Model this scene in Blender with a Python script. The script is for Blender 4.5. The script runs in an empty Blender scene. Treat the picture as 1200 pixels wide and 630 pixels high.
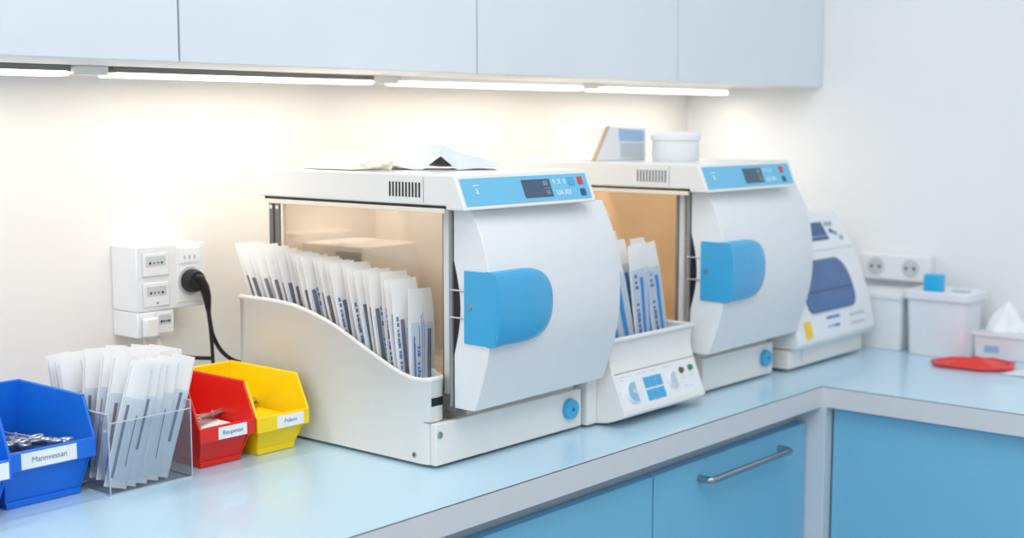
import bpy, bmesh, math, random
from mathutils import Vector, Matrix, Euler
R = math.radians
scene = bpy.context.scene
COL = scene.collection
random.seed(7)

# ------------------------------------------------------------------ materials
def lin(c):
    return tuple((v/12.92 if v <= .04045 else ((v+.055)/1.055)**2.4) for v in [x/255. for x in c])

def mat(name, rgb, rough=.5, metal=0., vary=.03, scale=30., spec=.5, bump=0., coat=0., trans=0., emit=0., rough_var=.05):
    m = bpy.data.materials.new(name); m.use_nodes = True
    nt = m.node_tree; n = nt.nodes; b = n['Principled BSDF']
    c = lin(rgb)
    tex = n.new('ShaderNodeTexNoise'); tex.inputs['Scale'].default_value = scale; tex.inputs['Detail'].default_value = 3
    co = n.new('ShaderNodeTexCoord'); nt.links.new(co.outputs['Object'], tex.inputs['Vector'])
    ramp = n.new('ShaderNodeValToRGB')
    ramp.color_ramp.elements[0].position = .3; ramp.color_ramp.elements[1].position = .7
    ramp.color_ramp.elements[0].color = tuple(max(0, v*(1-vary)) for v in c)+(1,)
    ramp.color_ramp.elements[1].color = tuple(min(1, v*(1+vary)) for v in c)+(1,)
    nt.links.new(tex.outputs['Fac'], ramp.inputs['Fac'])
    nt.links.new(ramp.outputs['Color'], b.inputs['Base Color'])
    mr = n.new('ShaderNodeMapRange'); mr.inputs['To Min'].default_value = max(0.02, rough-rough_var); mr.inputs['To Max'].default_value = min(1, rough+rough_var)
    nt.links.new(tex.outputs['Fac'], mr.inputs['Value']); nt.links.new(mr.outputs['Result'], b.inputs['Roughness'])
    b.inputs['Metallic'].default_value = metal
    b.inputs['Specular IOR Level'].default_value = spec
    b.inputs['Coat Weight'].default_value = coat
    if bump:
        bp = n.new('ShaderNodeBump'); bp.inputs['Strength'].default_value = bump; bp.inputs['Distance'].default_value = .002
        t2 = n.new('ShaderNodeTexNoise'); t2.inputs['Scale'].default_value = scale*8
        nt.links.new(co.outputs['Object'], t2.inputs['Vector'])
        nt.links.new(t2.outputs['Fac'], bp.inputs['Height']); nt.links.new(bp.outputs['Normal'], b.inputs['Normal'])
    if emit:
        b.inputs['Emission Color'].default_value = c+(1,); b.inputs['Emission Strength'].default_value = emit
    if trans:   # thin translucent sheet: part of the light passes straight through
        out = n['Material Output']; mix = n.new('ShaderNodeMixShader'); tr = n.new('ShaderNodeBsdfTransparent')
        tr.inputs['Color'].default_value = tuple(.4+.6*v for v in c)+(1,)
        mix.inputs['Fac'].default_value = trans
        nt.links.new(b.outputs[0], mix.inputs[1]); nt.links.new(tr.outputs[0], mix.inputs[2]); nt.links.new(mix.outputs[0], out.inputs['Surface'])
    return m

def clear(name, tint, base_reflect=.05, rough=.03, body=0.0, blend=.35):
    """clear thin glass or plastic: transparent + fresnel reflection (+ a little milky body)"""
    m = bpy.data.materials.new(name); m.use_nodes = True
    nt = m.node_tree; n = nt.nodes; n.remove(n['Principled BSDF']); out = n['Material Output']
    tr = n.new('ShaderNodeBsdfTransparent'); tr.inputs['Color'].default_value = lin(tint)+(1,)
    gl = n.new('ShaderNodeBsdfGlossy'); gl.inputs['Roughness'].default_value = rough
    lw = n.new('ShaderNodeLayerWeight'); lw.inputs['Blend'].default_value = blend
    mr = n.new('ShaderNodeMapRange'); mr.inputs['To Min'].default_value = base_reflect; mr.inputs['To Max'].default_value = min(1, base_reflect+.5)
    nt.links.new(lw.outputs['Fresnel'], mr.inputs['Value'])
    mx = n.new('ShaderNodeMixShader'); nt.links.new(mr.outputs['Result'], mx.inputs['Fac'])
    nt.links.new(tr.outputs[0], mx.inputs[1]); nt.links.new(gl.outputs[0], mx.inputs[2])
    last = mx
    if body:
        df = n.new('ShaderNodeBsdfDiffuse'); df.inputs['Color'].default_value = lin((240,245,250))+(1,)
        m2 = n.new('ShaderNodeMixShader'); m2.inputs['Fac'].default_value = body
        nt.links.new(mx.outputs[0], m2.inputs[1]); nt.links.new(df.outputs[0], m2.inputs[2]); last = m2
    nt.links.new(last.outputs[0], out.inputs['Surface'])
    return m

def leaf(name, rgb, k):
    """thin paper or film that lets light through diffusely"""
    m = mat(name, rgb, .5, vary=.02, scale=50)
    nt = m.node_tree; n = nt.nodes; b = n['Principled BSDF']; out = n['Material Output']
    tl = n.new('ShaderNodeBsdfTranslucent'); tl.inputs['Color'].default_value = lin(rgb)+(1,)
    mx = n.new('ShaderNodeMixShader'); mx.inputs['Fac'].default_value = k
    nt.links.new(b.outputs[0], mx.inputs[1]); nt.links.new(tl.outputs[0], mx.inputs[2]); nt.links.new(mx.outputs[0], out.inputs['Surface'])
    return m
M = dict(
 wall=mat('wall_paint', (240,236,232), .7, vary=.01, scale=4, bump=.05),
 wall_r=mat('wall_paint_right', (236,238,241), .7, vary=.01, scale=4, bump=.05),
 floor=mat('floor_vinyl', (196,205,212), .5, vary=.05, scale=12),
 top=mat('worktop_laminate', (192,224,241), .30, vary=.008, scale=60, spec=.7, coat=.35),
 edge=mat('worktop_edge_band', (212,216,220), .45, vary=.01),
 joint=mat('edge_joint_line', (70,78,86), .6),
 door_blue=mat('blue_laminate', (122,190,222), .42, vary=.012, scale=20),
 carcass=mat('cabinet_carcass', (188,198,206), .5),
 post=mat('corner_filler', (206,214,222), .45),
 dark=mat('dark_gap', (18,28,36), .8),
 upper=mat('upper_cabinet_laminate', (222,228,234), .4, vary=.008, scale=10),
 upper_in=mat('upper_cabinet_underside', (236,234,230), .5),
 steel=mat('brushed_steel', (168,176,182), .3, metal=1., vary=.04, scale=80),
 chrome=mat('polished_steel', (208,212,216), .28, metal=.75, vary=.02),
 chamber2=mat('reflection_tinted_lining', (242,218,180), .35, metal=.1, vary=.1, scale=7),  # golden reflection on the far pane, put into the lining colour
 post_steel=mat('grey_steel_post', (150,156,160), .32, metal=.55, vary=.02),
 dkmetal=mat('grey_metal', (120,122,122), .35, metal=.8),
 cream=mat('machine_enamel', (236,234,230), .38, vary=.01, scale=20, coat=.1),
 white_plastic=mat('white_plastic', (234,236,238), .35, vary=.01),
 grey_line=mat('grey_seam', (120,124,126), .6),
 blue=mat('blue_plastic', (60,168,218), .27, vary=.004, coat=.15, rough_var=.01),
 panel=mat('blue_panel_film', (112,190,226), .35, vary=.01),
 lcd=mat('lcd_dark', (66,88,112), .2, vary=.03),
 lcd_digit=mat('lcd_digit', (140,160,176), .3),
 ink_white=mat('white_print', (236,244,250), .5),
 red=mat('red_key', (206,66,66), .4),
 navy=mat('navy_key', (34,84,120), .4),
 black=mat('black_rubber', (16,18,20), .45),
 chamber=mat('chamber_lining', (250,242,232), .4, vary=.03, scale=8),
 glass=clear('window_glass', (250,244,236), .05, .02),
 acryl=clear('clear_acrylic', (250,252,254), .02, .02, .015, .18),
 acryl_edge=clear('acrylic_polished_edge', (230,240,250), .2, .1, .45),
 paper=leaf('pouch_paper', (254,254,254), .5),
 paper2=leaf('pouch_film', (222,232,243), .4),
 inkblue=mat('blue_print', (92,124,184), .5, vary=.12, scale=400),
 inkcyan=mat('bright_blue_print', (48,140,212), .5, vary=.12, scale=300),
 tool_grey=mat('instrument_seen_through_film', (112,118,134), .45, vary=.12, scale=120),
 tool_brown=mat('darker_instrument_seen_through_film', (124,118,118), .45, vary=.12, scale=120),
 binblue=mat('blue_polypropylene', (20,112,222), .33, vary=.03),
 binred=mat('red_polypropylene', (226,34,26), .33, vary=.03),
 binyel=mat('yellow_polypropylene', (255,216,12), .33, vary=.03),
 card=mat('label_card', (238,242,246), .5),
 ink=mat('dark_print', (100,112,136), .6),
 cloth=mat('cream_wrap', (244,240,228), .7, vary=.02, bump=.2),
 sheet=mat('white_wrap_sheet', (228,233,240), .55, vary=.01, bump=.1),
 m3win=mat('smoked_blue_window', (70,108,158), .22, vary=.08, scale=14),
 m3win2=mat('window_band', (48,84,136), .22),
 yellow=mat('yellow_sticker', (246,206,60), .5),
 tub=mat('translucent_white_tub', (236,240,244), .4, vary=.01, trans=.06),
 cyan=mat('cyan_block', (40,180,232), .4),
 redtray=mat('red_silicone', (234,62,52), .45),
 tissue=mat('tissue_paper', (248,250,252), .8, vary=.01),
 lilac=mat('blue_label', (160,190,226), .5),
 greyl=mat('pale_grey_print', (196,204,212), .6),
 brown=mat('brown_edge', (196,170,130), .6),
 green=mat('green_lamp', (30,140,90), .3),
 amber=mat('brown_lamp', (110,80,70), .3),
 socket=mat('socket_insert', (198,206,210), .35),
 cordwhite=mat('white_cord', (232,222,212), .5),
)
def emission(name, rgb, s):
    m = bpy.data.materials.new(name); m.use_nodes = True
    b = m.node_tree.nodes['Principled BSDF']; b.inputs['Base Color'].default_value = (1,1,1,1)
    b.inputs['Emission Color'].default_value = lin(rgb)+(1,); b.inputs['Emission Strength'].default_value = s
    return m
M['led'] = emission('warm_led_diffuser', (255,246,230), 3.2)

# ------------------------------------------------------------------ mesh helpers
WORLD = {}     # object name -> world origin at build time
class MB:
    def __init__(s): s.v = []; s.f = []
    def add(s, vs, fs):
        o = len(s.v); s.v += [tuple(p) for p in vs]; s.f += [tuple(i+o for i in f) for f in fs]; return s
    def box(s, x0, x1, y0, y1, z0, z1):
        vs = [(x,y,z) for x in (x0,x1) for y in (y0,y1) for z in (z0,z1)]
        return s.add(vs, [(0,1,3,2),(4,6,7,5),(0,4,5,1),(2,3,7,6),(0,2,6,4),(1,5,7,3)])
    def prism(s, prof, axis, a, b):
        """closed 2-D profile extruded along an axis; prof holds the two other coordinates in xyz order"""
        n = len(prof)
        def p(q, t):
            return (t,q[0],q[1]) if axis == 0 else ((q[0],t,q[1]) if axis == 1 else (q[0],q[1],t))
        vs = [p(q,a) for q in prof]+[p(q,b) for q in prof]
        fs = [tuple(range(n))[::-1], tuple(range(n,2*n))]+[(i,(i+1)%n,n+(i+1)%n,n+i) for i in range(n)]
        return s.add(vs, fs)
    def loft(s, rings, cap0=True, cap1=True, close=True):
        n = len(rings[0]); vs = [p for r in rings for p in r]; fs = []
        for k in range(len(rings)-1):
            for i in range(n if close else n-1):
                j = (i+1)%n
                fs.append((k*n+i, k*n+j, (k+1)*n+j, (k+1)*n+i))
        if cap0: fs.append(tuple(range(n))[::-1])
        if cap1: fs.append(tuple((len(rings)-1)*n+i for i in range(n)))
        return s.add(vs, fs)
    def cyl(s, p0, p1, r0, r1=None, seg=24):
        return s.tube([p0,p1], r0, seg, r1)
    def tube(s, pts, r, seg=12, r1=None):
        pts = [Vector(p) for p in pts]; rings = []; n = len(pts)
        d0 = (pts[1]-pts[0]).normalized()
        ref = Vector((0,0,1)) if abs(d0.z) < .9 else Vector((1,0,0))
        u = d0.cross(ref).normalized()
        for i,p in enumerate(pts):
            d = (pts[min(i+1,n-1)]-pts[max(i-1,0)]).normalized()
            u = (u-d*u.dot(d)).normalized(); w = d.cross(u)
            rr = r if r1 is None else r+(r1-r)*i/(n-1)
            rings.append([p+u*rr*math.cos(2*math.pi*k/seg)+w*rr*math.sin(2*math.pi*k/seg) for k in range(seg)])
        return s.loft(rings)
    def lathe(s, prof, c, seg=40):
        return s.loft([[(c[0]+r*math.cos(2*math.pi*k/seg), c[1]+r*math.sin(2*math.pi*k/seg), c[2]+z) for k in range(seg)] for r,z in prof])
    def grid(s, fn, nu, nv):
        vs = [fn(i/nu, j/nv) for j in range(nv+1) for i in range(nu+1)]
        fs = [(j*(nu+1)+i, j*(nu+1)+i+1, (j+1)*(nu+1)+i+1, (j+1)*(nu+1)+i) for j in range(nv) for i in range(nu)]
        return s.add(vs, fs)
    def xf(s, mtx):
        s.v = [tuple(mtx @ Vector(p)) for p in s.v]; return s
    def mesh(s, name, m, origin=(0,0,0), angle=35, mats=None):
        bm = bmesh.new()
        vs = [bm.verts.new(Vector(p)-Vector(origin)) for p in s.v]
        for f in s.f:
            try: bm.faces.new([vs[i] for i in f])
            except ValueError: pass
        bmesh.ops.remove_doubles(bm, verts=bm.verts, dist=1e-6)
        bmesh.ops.recalc_face_normals(bm, faces=bm.faces)
        for f in bm.faces: f.smooth = True
        me = bpy.data.meshes.new(name); bm.to_mesh(me); bm.free()
        me.set_sharp_from_angle(angle=R(angle))
        me.materials.append(m)
        return me
    def build(s, name, m, parent=None, origin=None, bevel=0, seg=2, solid=0, subd=0, angle=35):
        if parent is not None:
            po = WORLD[parent.name]; o0 = origin if origin is not None else po
        else:
            if origin is None:
                xs = [p[0] for p in s.v]; ys = [p[1] for p in s.v]; zs = [p[2] for p in s.v]
                origin = ((min(xs)+max(xs))/2, (min(ys)+max(ys))/2, min(zs))
            o0 = origin; po = (0,0,0)
        me = s.mesh(name, m, o0, angle)
        o = bpy.data.objects.new(name, me); COL.objects.link(o)
        o.location = Vector(o0)-Vector(po)
        if parent is not None: o.parent = parent
        WORLD[o.name] = tuple(o0)
        if solid:
            md = o.modifiers.new('solid','SOLIDIFY'); md.thickness = solid; md.offset = 0
        if subd:
            md = o.modifiers.new('subd','SUBSURF'); md.levels = subd; md.render_levels = subd
        if bevel:
            md = o.modifiers.new('bevel','BEVEL'); md.width = bevel; md.segments = seg; md.limit_method = 'ANGLE'; md.angle_limit = R(40)
        return o

def tag(o, label, cat, group=None):
    o['label'] = label; o['category'] = cat
    if group: o['group'] = group
    return o
def struct(o):
    o['kind'] = 'structure'; return o
def empty(name, loc, label, cat, group=None):
    o = bpy.data.objects.new(name, None); COL.objects.link(o); o.location = loc; o.empty_display_size = .05
    WORLD[o.name] = tuple(loc)
    return tag(o, label, cat, group)
def lab(o, text):
    o['label'] = text; return o

def text_mesh(txt, size, m, name, mtx, parent, align='CENTER'):
    cu = bpy.data.curves.new('txt','FONT'); cu.body = txt; cu.size = size; cu.align_x = align; cu.align_y = 'CENTER'; cu.extrude = .0002
    to = bpy.data.objects.new('txt', cu); COL.objects.link(to)
    dg = bpy.context.evaluated_depsgraph_get(); dg.update()
    me = bpy.data.meshes.new_from_object(to.evaluated_get(dg))
    COL.objects.unlink(to); bpy.data.objects.remove(to); bpy.data.curves.remove(cu)
    po = Vector(WORLD[parent.name])
    me.transform(Matrix.Translation(-po) @ mtx)
    me.materials.clear(); me.materials.append(m)
    o = bpy.data.objects.new(name, me); COL.objects.link(o); o.parent = parent; WORLD[o.name] = tuple(po)
    return o
def frame(p, u, v):
    """matrix whose X runs along u, Y along v, origin p"""
    u = Vector(u).normalized(); v = Vector(v); w = u.cross(v).normalized(); v = w.cross(u).normalized()
    return Matrix(((u.x,v.x,w.x,p[0]),(u.y,v.y,w.y,p[1]),(u.z,v.z,w.z,p[2]),(0,0,0,1)))
def slab(mtx, x0, x1, y0, y1, z0=0., z1=.001):
    return MB().box(x0,x1,y0,y1,z0,z1).xf(mtx)
def smoothstep(t):
    t = max(0,min(1,t)); return t*t*(3-2*t)
def interp(tab, x):
    if x <= tab[0][0]: return tab[0][1]
    for (a,b),(c,d) in zip(tab, tab[1:]):
        if x <= c: return b+(d-b)*(x-a)/(c-a)
    return tab[-1][1]
def catmull(pts, n=6):
    out = []
    for i in range(len(pts)-1):
        p0 = Vector(pts[max(i-1,0)]); p1 = Vector(pts[i]); p2 = Vector(pts[i+1]); p3 = Vector(pts[min(i+2,len(pts)-1)])
        for k in range(n):
            t = k/n
            out.append(.5*((2*p1)+(p2-p0)*t+(2*p0-5*p1+4*p2-p3)*t*t+(3*p1-p0-3*p2+p3)*t**3))
    out.append(Vector(pts[-1])); return out
ORD = ['first','second','third','fourth','fifth','sixth','seventh','eighth','ninth','tenth','eleventh','twelfth','thirteenth','fourteenth',
       'fifteenth','sixteenth','seventeenth','eighteenth','nineteenth','twentieth','twenty-first','twenty-second','twenty-third','twenty-fourth']

# ------------------------------------------------------------------ the room.  z = 0 is the worktop, the floor lies at -0.9
WY, WX = 1.872, 2.88
FZ = -.9
struct(MB().box(-2.2, WX+.12, WY, WY+.12, FZ, 1.75).build('wall_back', M['wall'], origin=(0,WY,FZ)))
struct(MB().box(WX, WX+.12, -2.2, WY, FZ, 1.75).build('wall_right', M['wall_r'], origin=(WX,0,FZ)))
struct(MB().box(-2.2, WX+.12, -2.2, WY+.12, FZ-.1, FZ).build('floor', M['floor'], origin=(0,0,FZ)))

# ------------------------------------------------------------------ worktop (one L-shaped top)
FX, FY, ET = 2.2672, 1.1608, .039
wt = MB().prism([(-.9,FY+.0015),(FX+.0015,FY+.0015),(FX+.0015,-1.2),(WX,-1.2),(WX,WY),(-.9,WY)], 2, -ET, 0).build('worktop', M['top'], origin=(1.0,1.5,-ET))
tag(wt, 'pale blue L-shaped laminate worktop with a light grey front edge, carrying all the machines', 'worktop')
eb = MB().prism([(-.9,FY),(FX,FY),(FX,-1.2),(FX+.0014,-1.2),(FX+.0014,FY+.0014),(-.9,FY+.0014)], 2, -ET, -.0012).build('edge_band', M['edge'], wt)
lab(eb, 'light grey edge band')
MB().prism([(-.9,FY+.0003),(FX+.0003,FY+.0003),(FX+.0003,-1.2),(FX+.0014,-1.2),(FX+.0014,FY+.0014),(-.9,FY+.0014)], 2, -.0012, -.0001).build('edge_joint', M['joint'], wt)

# ------------------------------------------------------------------ base cabinets
CY = 1.19   # door front plane of the long run
def base_cab(x0, x1, label, handle=None):
    t = empty('base_cabinet', ((x0+x1)/2, 1.55, FZ), label, 'cabinet')
    MB().box(x0, x1, CY+.022, WY-.005, FZ+.1, -ET-.001).build('carcass', M['carcass'], t)
    MB().box(x0, x1, CY+.06, CY+.08, FZ, FZ+.1).build('plinth', M['dark'], t)
    d = MB().box(x0+.0015, x1-.0015, CY, CY+.019, FZ+.11, -.0725).build('door', M['door_blue'], t, bevel=.0012)
    if handle:
        hx0, hx1, hz, so = handle
        pts = [(hx0,CY,hz),(hx0,CY-so*.75,hz),(hx0+.008,CY-so,hz)]+[(hx0+(hx1-hx0)*k/8,CY-so,hz) for k in range(1,8)]+[(hx1-.008,CY-so,hz),(hx1,CY-so*.75,hz),(hx1,CY,hz)]
        MB().tube(catmull(pts,4), .0062, 14).build('handle', M['steel'], d)
    return t
base_cab(.55, 1.148, 'light blue base cabinet below the bins, cut off by the lower frame edge')
base_cab(1.15, 1.748, 'light blue base cabinet below the near sterilizer, no handle in view')
base_cab(1.75, 2.262, 'light blue base cabinet with a bowed steel bar handle beside the corner post', (1.885,2.157,-.1035,.026))
tag(MB().box(2.2635, 2.2945, 1.152, 1.215, FZ+.02, -ET-.0005).build('filler_post', M['post'], bevel=.001), 'narrow pale grey upright filler post in the inside corner of the base cabinets', 'post')
def side_cab(y0, y1, label):
    t = empty('base_cabinet', (2.6, (y0+y1)/2, FZ), label, 'cabinet')
    MB().box(2.312, WX-.005, y0, y1, FZ+.1, -ET-.001).build('carcass', M['carcass'], t)
    MB().box(2.36, 2.38, y0, y1, FZ, FZ+.1).build('plinth', M['dark'], t)
    MB().box(2.291, 2.31, y0+.0015, y1-.0015, FZ+.11, -.0455).build('door', M['door_blue'], t, bevel=.0012)
    return t
side_cab(.55, 1.15, 'plain deeper blue base cabinet front on the right-hand return of the worktop')

# ------------------------------------------------------------------ wall cabinets and under-cabinet lights
UY, UZ = 1.497, .578
ub = [(.475,1.0745),(1.0745,1.6665),(1.6665,2.2676),(2.2676,2.879)]
ul = ['pale grey wall cabinet at far left above the bins','pale grey wall cabinet above the wall sockets and near sterilizer',
      'pale grey wall cabinet above the gap between the two sterilizers','pale grey wall cabinet at the right end, against the corner wall']
for (x0,x1),l in zip(ub, ul):
    t = empty('wall_cabinet', ((x0+x1)/2, 1.68, UZ), l, 'cabinet', 'wall cabinets in one row')
    MB().box(x0+.0005, x1-.0005, UY+.02, WY-.001, UZ+.0, UZ+.72).build('carcass', M['upper_in'], t)
    MB().box(x0+.0015, x1-.0015, UY, UY+.019, UZ-.001, UZ+.72).build('door', M['upper'], t, bevel=.001)
leds = [(.55,1.036,'leftmost warm white light bar under the wall cabinets, cut by the frame'),
        (1.112,1.625,'longest warm white light bar under the cabinets, above the wall sockets'),
        (1.700,2.226,'warm white light bar under the cabinets, above the near sterilizer'),
        (2.296,2.800,'warm white light bar under the cabinets nearest the right wall')]
for x0,x1,l in leds:
    t = empty('light_bar', ((x0+x1)/2, 1.73, UZ), l, 'light', 'under-cabinet light bars')
    MB().box(x0-.004, x1+.004, 1.705, 1.755, UZ-.009, UZ-.0002).build('housing', M['dkmetal'] if x0 < 1.2 else M['white_plastic'], t, bevel=.001)
    MB().box(x0, x1, 1.703, 1.752, UZ-.0155, UZ-.0088).build('diffuser', M['led'], t, bevel=.002)
    la = bpy.data.lights.new('led_light','AREA'); la.shape = 'RECTANGLE'; la.size = x1-x0; la.size_y = .04
    la.energy = 1.55*(x1-x0); la.color = (1,.90,.79)
    lo = bpy.data.objects.new('led_light', la); COL.objects.link(lo); lo.location = ((x0+x1)/2, 1.728, UZ-.018)
for i,(a,b) in enumerate(((1.045,1.103),(1.632,1.693),(2.233,2.289))):
    tag(MB().box(a+.001, b-.001, 1.708, 1.75, UZ-.013, UZ-.0004).build('connector', M['upper_in'], bevel=.001),
        ['white connector joining the two leftmost light bars','white connector between light bars above the near sterilizer','white connector joining the two rightmost light bars'][i], 'connector', 'light bar connectors')

# ------------------------------------------------------------------ sterilizer
CHX = 1.43
def tray_top(y):      # curved rim height along the near tray
    return interp(TRIM, y)
TRIM = [(1.30,.1395),(1.3071,.1340),(1.325,.1318),(1.3397,.1320),(1.36,.1355),(1.3808,.1417),(1.41,.1530),(1.4412,.1655),(1.475,.1800),(1.5125,.1945),(1.54,.2025),(1.5593,.2070),(1.585,.2130),(1.6075,.2165),(1.65,.2185),(1.74,.2185)]
def sterilizer(D, label, with_tray):
    dx, dy = D
    X = lambda v: v+dx
    Y = lambda v: v+dy
    t = empty('sterilizer', (X(1.52), Y(1.5), 0), label, 'sterilizer', 'tabletop sterilizers')
    def mv(mb): return mb.xf(Matrix.Translation((dx,dy,0)))
    # base
    HX1 = 1.653 if with_tray else 1.668
    DX = 0 if with_tray else .018
    bx0 = 1.432 if with_tray else 1.45
    mv(MB().box(bx0, 1.69, 1.309, 1.74, .008, .099)).build('chassis', M['cream'], t, bevel=.002)
    px0 = 1.3525 if with_tray else 1.44
    bp = mv(MB().box(px0, 1.695, 1.297, 1.308, .005, .0665)).build('base_panel', M['cream'], t, bevel=.0015)
    kb = mv(MB().cyl((1.662,1.2968,.0385),(1.662,1.2875,.0385),.0172,.0155,32)).build('release_knob', M['blue'], bp, bevel=.001); lab(kb,'round blue release knob')
    mv(MB().cyl((1.662,1.2874,.0385),(1.662,1.2868,.0385),.003,None,16)).build('knob_mark', M['navy'], kb)
    if with_tray:
        s = mv(MB().cyl((1.3605,1.2968,.050),(1.3605,1.2945,.050),.0052,.0042,20)).build('screw', M['steel'], bp)
    # feet
    for fx,fy in ((bx0+.02,1.33),(1.67,1.33),(bx0+.02,1.70),(1.67,1.70)):
        mv(MB().cyl((fx,fy,0),(fx,fy,.009),.012,None,16)).build('foot', M['black'], t)
    # chamber: lining open towards the glass
    ch = MB()
    y0c, y1c, x1c = 1.34, 1.74, 1.66
    ch.box(CHX+.004, x1c, y1c-.006, y1c, .10, .3745); ch.box(x1c-.006, x1c, y0c, y1c-.006, .10, .3745)
    ch.box(CHX+.004, x1c-.006, y0c, y0c+.006, .10, .3745)
    ch.box(CHX+.004, x1c-.006, y0c+.006, y1c-.006, .10, .106)
    mv(ch).build('chamber', M['chamber'] if with_tray else M['chamber2'], t)
    # added fill light under the roof, brightens the chamber behind the glass
    cl = bpy.data.lights.new('chamber_fill','AREA'); cl.shape = 'RECTANGLE'; cl.size = .18; cl.size_y = .3; cl.energy = .27 if with_tray else .16; cl.color = (1,.96,.92)
    clo = bpy.data.objects.new('chamber_fill', cl); COL.objects.link(clo); clo.location = (X(1.545),Y(1.54),.371)
    # window
    wf = MB().box(CHX-.003, CHX+.003, 1.345, 1.722, .3665, .3745).box(CHX-.003, CHX+.003, 1.345, 1.722, .10, .108).box(CHX-.003,CHX+.003,1.716,1.722,.108,.3665)
    wf = mv(wf).build('window_frame', mat_beige, t, bevel=.001)
    mv(MB().box(CHX-.001, CHX+.001, 1.35, 1.717, .107, .367)).build('window_pane', M['glass'], wf)
    mv(MB().tube([(1.4265,1.3465,.0995),(1.4265,1.3465,.3745)], .0042, 14)).build('window_post', M['post_steel'], wf)
    # top housing
    top = MB().prism([(1.68,.381),(1.2735,.381),(1.2735,.3755),(1.2365,.3755),(1.2565,.4245),(1.68,.4245)], 0, 1.35, HX1)
    th = mv(top).build('top_housing', M['cream'], t, bevel=.0035, seg=3)
    mv(MB().box(1.3497,1.3503,1.3155,1.3163,.385,.420)).build('seam', M['grey_line'], th)
    for k in range(10):
        yy = 1.3225+k*.0066
        mv(MB().prism([(yy,.3915),(yy+.0027,.3915),(yy+.0027,.4125),(yy,.4125)], 0, 1.3492, 1.3508)).build('vent_slot', M['black'] if with_tray else M['grey_line'], th)
    mv(MB().box(1.366,1.645,1.32,1.66,.3745,.3812)).build('ceiling_plate', mat_beige, th)
    mv(MB().box(1.3515,1.357,1.278,1.668,.3702,.3772)).build('window_rail', mat_beige, th, bevel=.001)
    mv(MB().box(1.3525,1.360,1.2745,1.669,.3772,.3812)).build('shadow_joint', M['black'], th)
    # control panel on the sloping front
    v = Vector((0,.020,.049)); vl = v.length
    F = frame((X(1.35),Y(1.2365),.3755), (1,0,0), v)      # x along the machine, y up the slope; normal is u x v (towards -y)
    cp = slab(F, .0065, HX1-1.3605, .0062, .0468, -.001, .0008).build('control_panel', M['panel'], t); lab(cp, 'sloping sky-blue control panel')
    d = slab(F, .136, .201, .0125, .0405, .0008, .0014).build('display', M['lcd'], cp); lab(d, 'dark rectangular display')
    text_mesh('88', .011, M['lcd_digit'], 'digits', F @ Matrix.Translation((.189,.0335,.0014)), d)
    text_mesh('EB', .009, M['lcd_digit'], 'digits', F @ Matrix.Translation((.191,.019,.0014)), d)
    slab(F, .183, .199, .0255, .0263, .0014, .0016).build('digit_bar', M['lcd_digit'], d)
    text_mesh('a', .016, M['ink_white'], 'logo', F @ Matrix.Translation((.036,.0285,.0008)), cp)
    slab(F, .029, .043, .0355, .0365, .0008, .0012).build('logo_bar', M['ink_white'], cp)
    for k,(tx,ux,vy) in enumerate((('9',.2105,.035),('X',.2235,.035),('0',.2365,.035),('UA',.219,.018),('AU',.238,.018))):
        text_mesh(tx, .0115, M['ink_white'], 'key_symbol', F @ Matrix.Translation((ux,vy,.0008)), cp)
    slab(F, .2445, .2590, .0285, .0410, .0008, .0018).build('key', M['blue'] if with_tray else M['panel'], cp)
    k = slab(F, .2685, .2805, .0290, .0415, .0008, .0018).build('key', M['red'], cp); lab(k,'red key')
    k = slab(F, .2685, .2805, .0110, .0220, .0008, .0018).build('key', M['navy'], cp); lab(k,'dark blue key')
    # poles between glass and door
    pole = mv(MB().tube([(1.3885,1.2985,.088),(1.3885,1.2985,.3811)], .0036, 16)).build('door_pole', M['post_steel'], t)
    mv(MB().box(1.3865,1.405,1.290,1.3075,.080,.0925)).build('door_hinge', M['dkmetal'], t, bevel=.001)
    mv(MB().box(1.404,1.414,1.318,1.329,.0995,.3811)).build('door_jamb', M['cream'], t, bevel=.001)
    # door
    fr = [(1.2580,.3735),(1.2425,.345),(1.2295,.310),(1.2225,.270),(1.2200,.232),(1.2222,.192),(1.2312,.150),(1.2425,.115),(1.2530,.0862)]
    fr3 = catmull([(0,a,b) for a,b in fr], 5)
    prof = [(1.292,.0862),(1.292,.3735)]+[(p.y,p.z) for p in fr3]
    # slight draft: right end is a touch further back, as on the real casting
    rings = []
    for xx,off in ((1.3865,.0),(1.705+DX,.010),(1.711+DX,.0125)):
        rings.append([(xx, min(1.292, a+off*(1 if a < 1.29 else 0)), z) for a,z in prof])
    dr = mv(MB().loft(rings)).build('door', M['white_plastic'], t, bevel=.0012)
    lens = [(1.2915,.165+.135*k/16) for k in range(17)]+[(1.2915-.012*math.sin(math.pi*(16-k)/16),.165+.135*(16-k)/16) for k in range(1,16)]
    mv(MB().prism(lens, 0, 1.3855, 1.3870)).build('door_seal', M['black'], dr)
    # handle: D-shaped wedge wrapping the left edge of the door
    hz0, hz1, hc = .1820, .2890, .2355
    def ysurf(z):
        for p,q in zip(fr3, fr3[1:]):
            if q.z <= z <= p.z: return p.y+(q.y-p.y)*(z-p.z)/(q.z-p.z)
        return 1.22
    out = []
    L = .142; hh = (hz1-hz0)/2
    N = 28
    for k in range(N+1):
        a = math.pi/2-math.pi*k/N
        ex = .62
        cx = abs(math.cos(a))**ex; sz = math.copysign(abs(math.sin(a))**.80, math.sin(a))
        out.append((.055+(L-.055)*cx, sz*hh))
    out = [(0.0, hh)]+out+[(0.0,-hh)]
    def hp(q, lift):
        u, w = q
        z = hc+w
        return (1.3842+u, ysurf(z)+.010*u/.32-lift*(1-.55*u/L), z)
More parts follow.
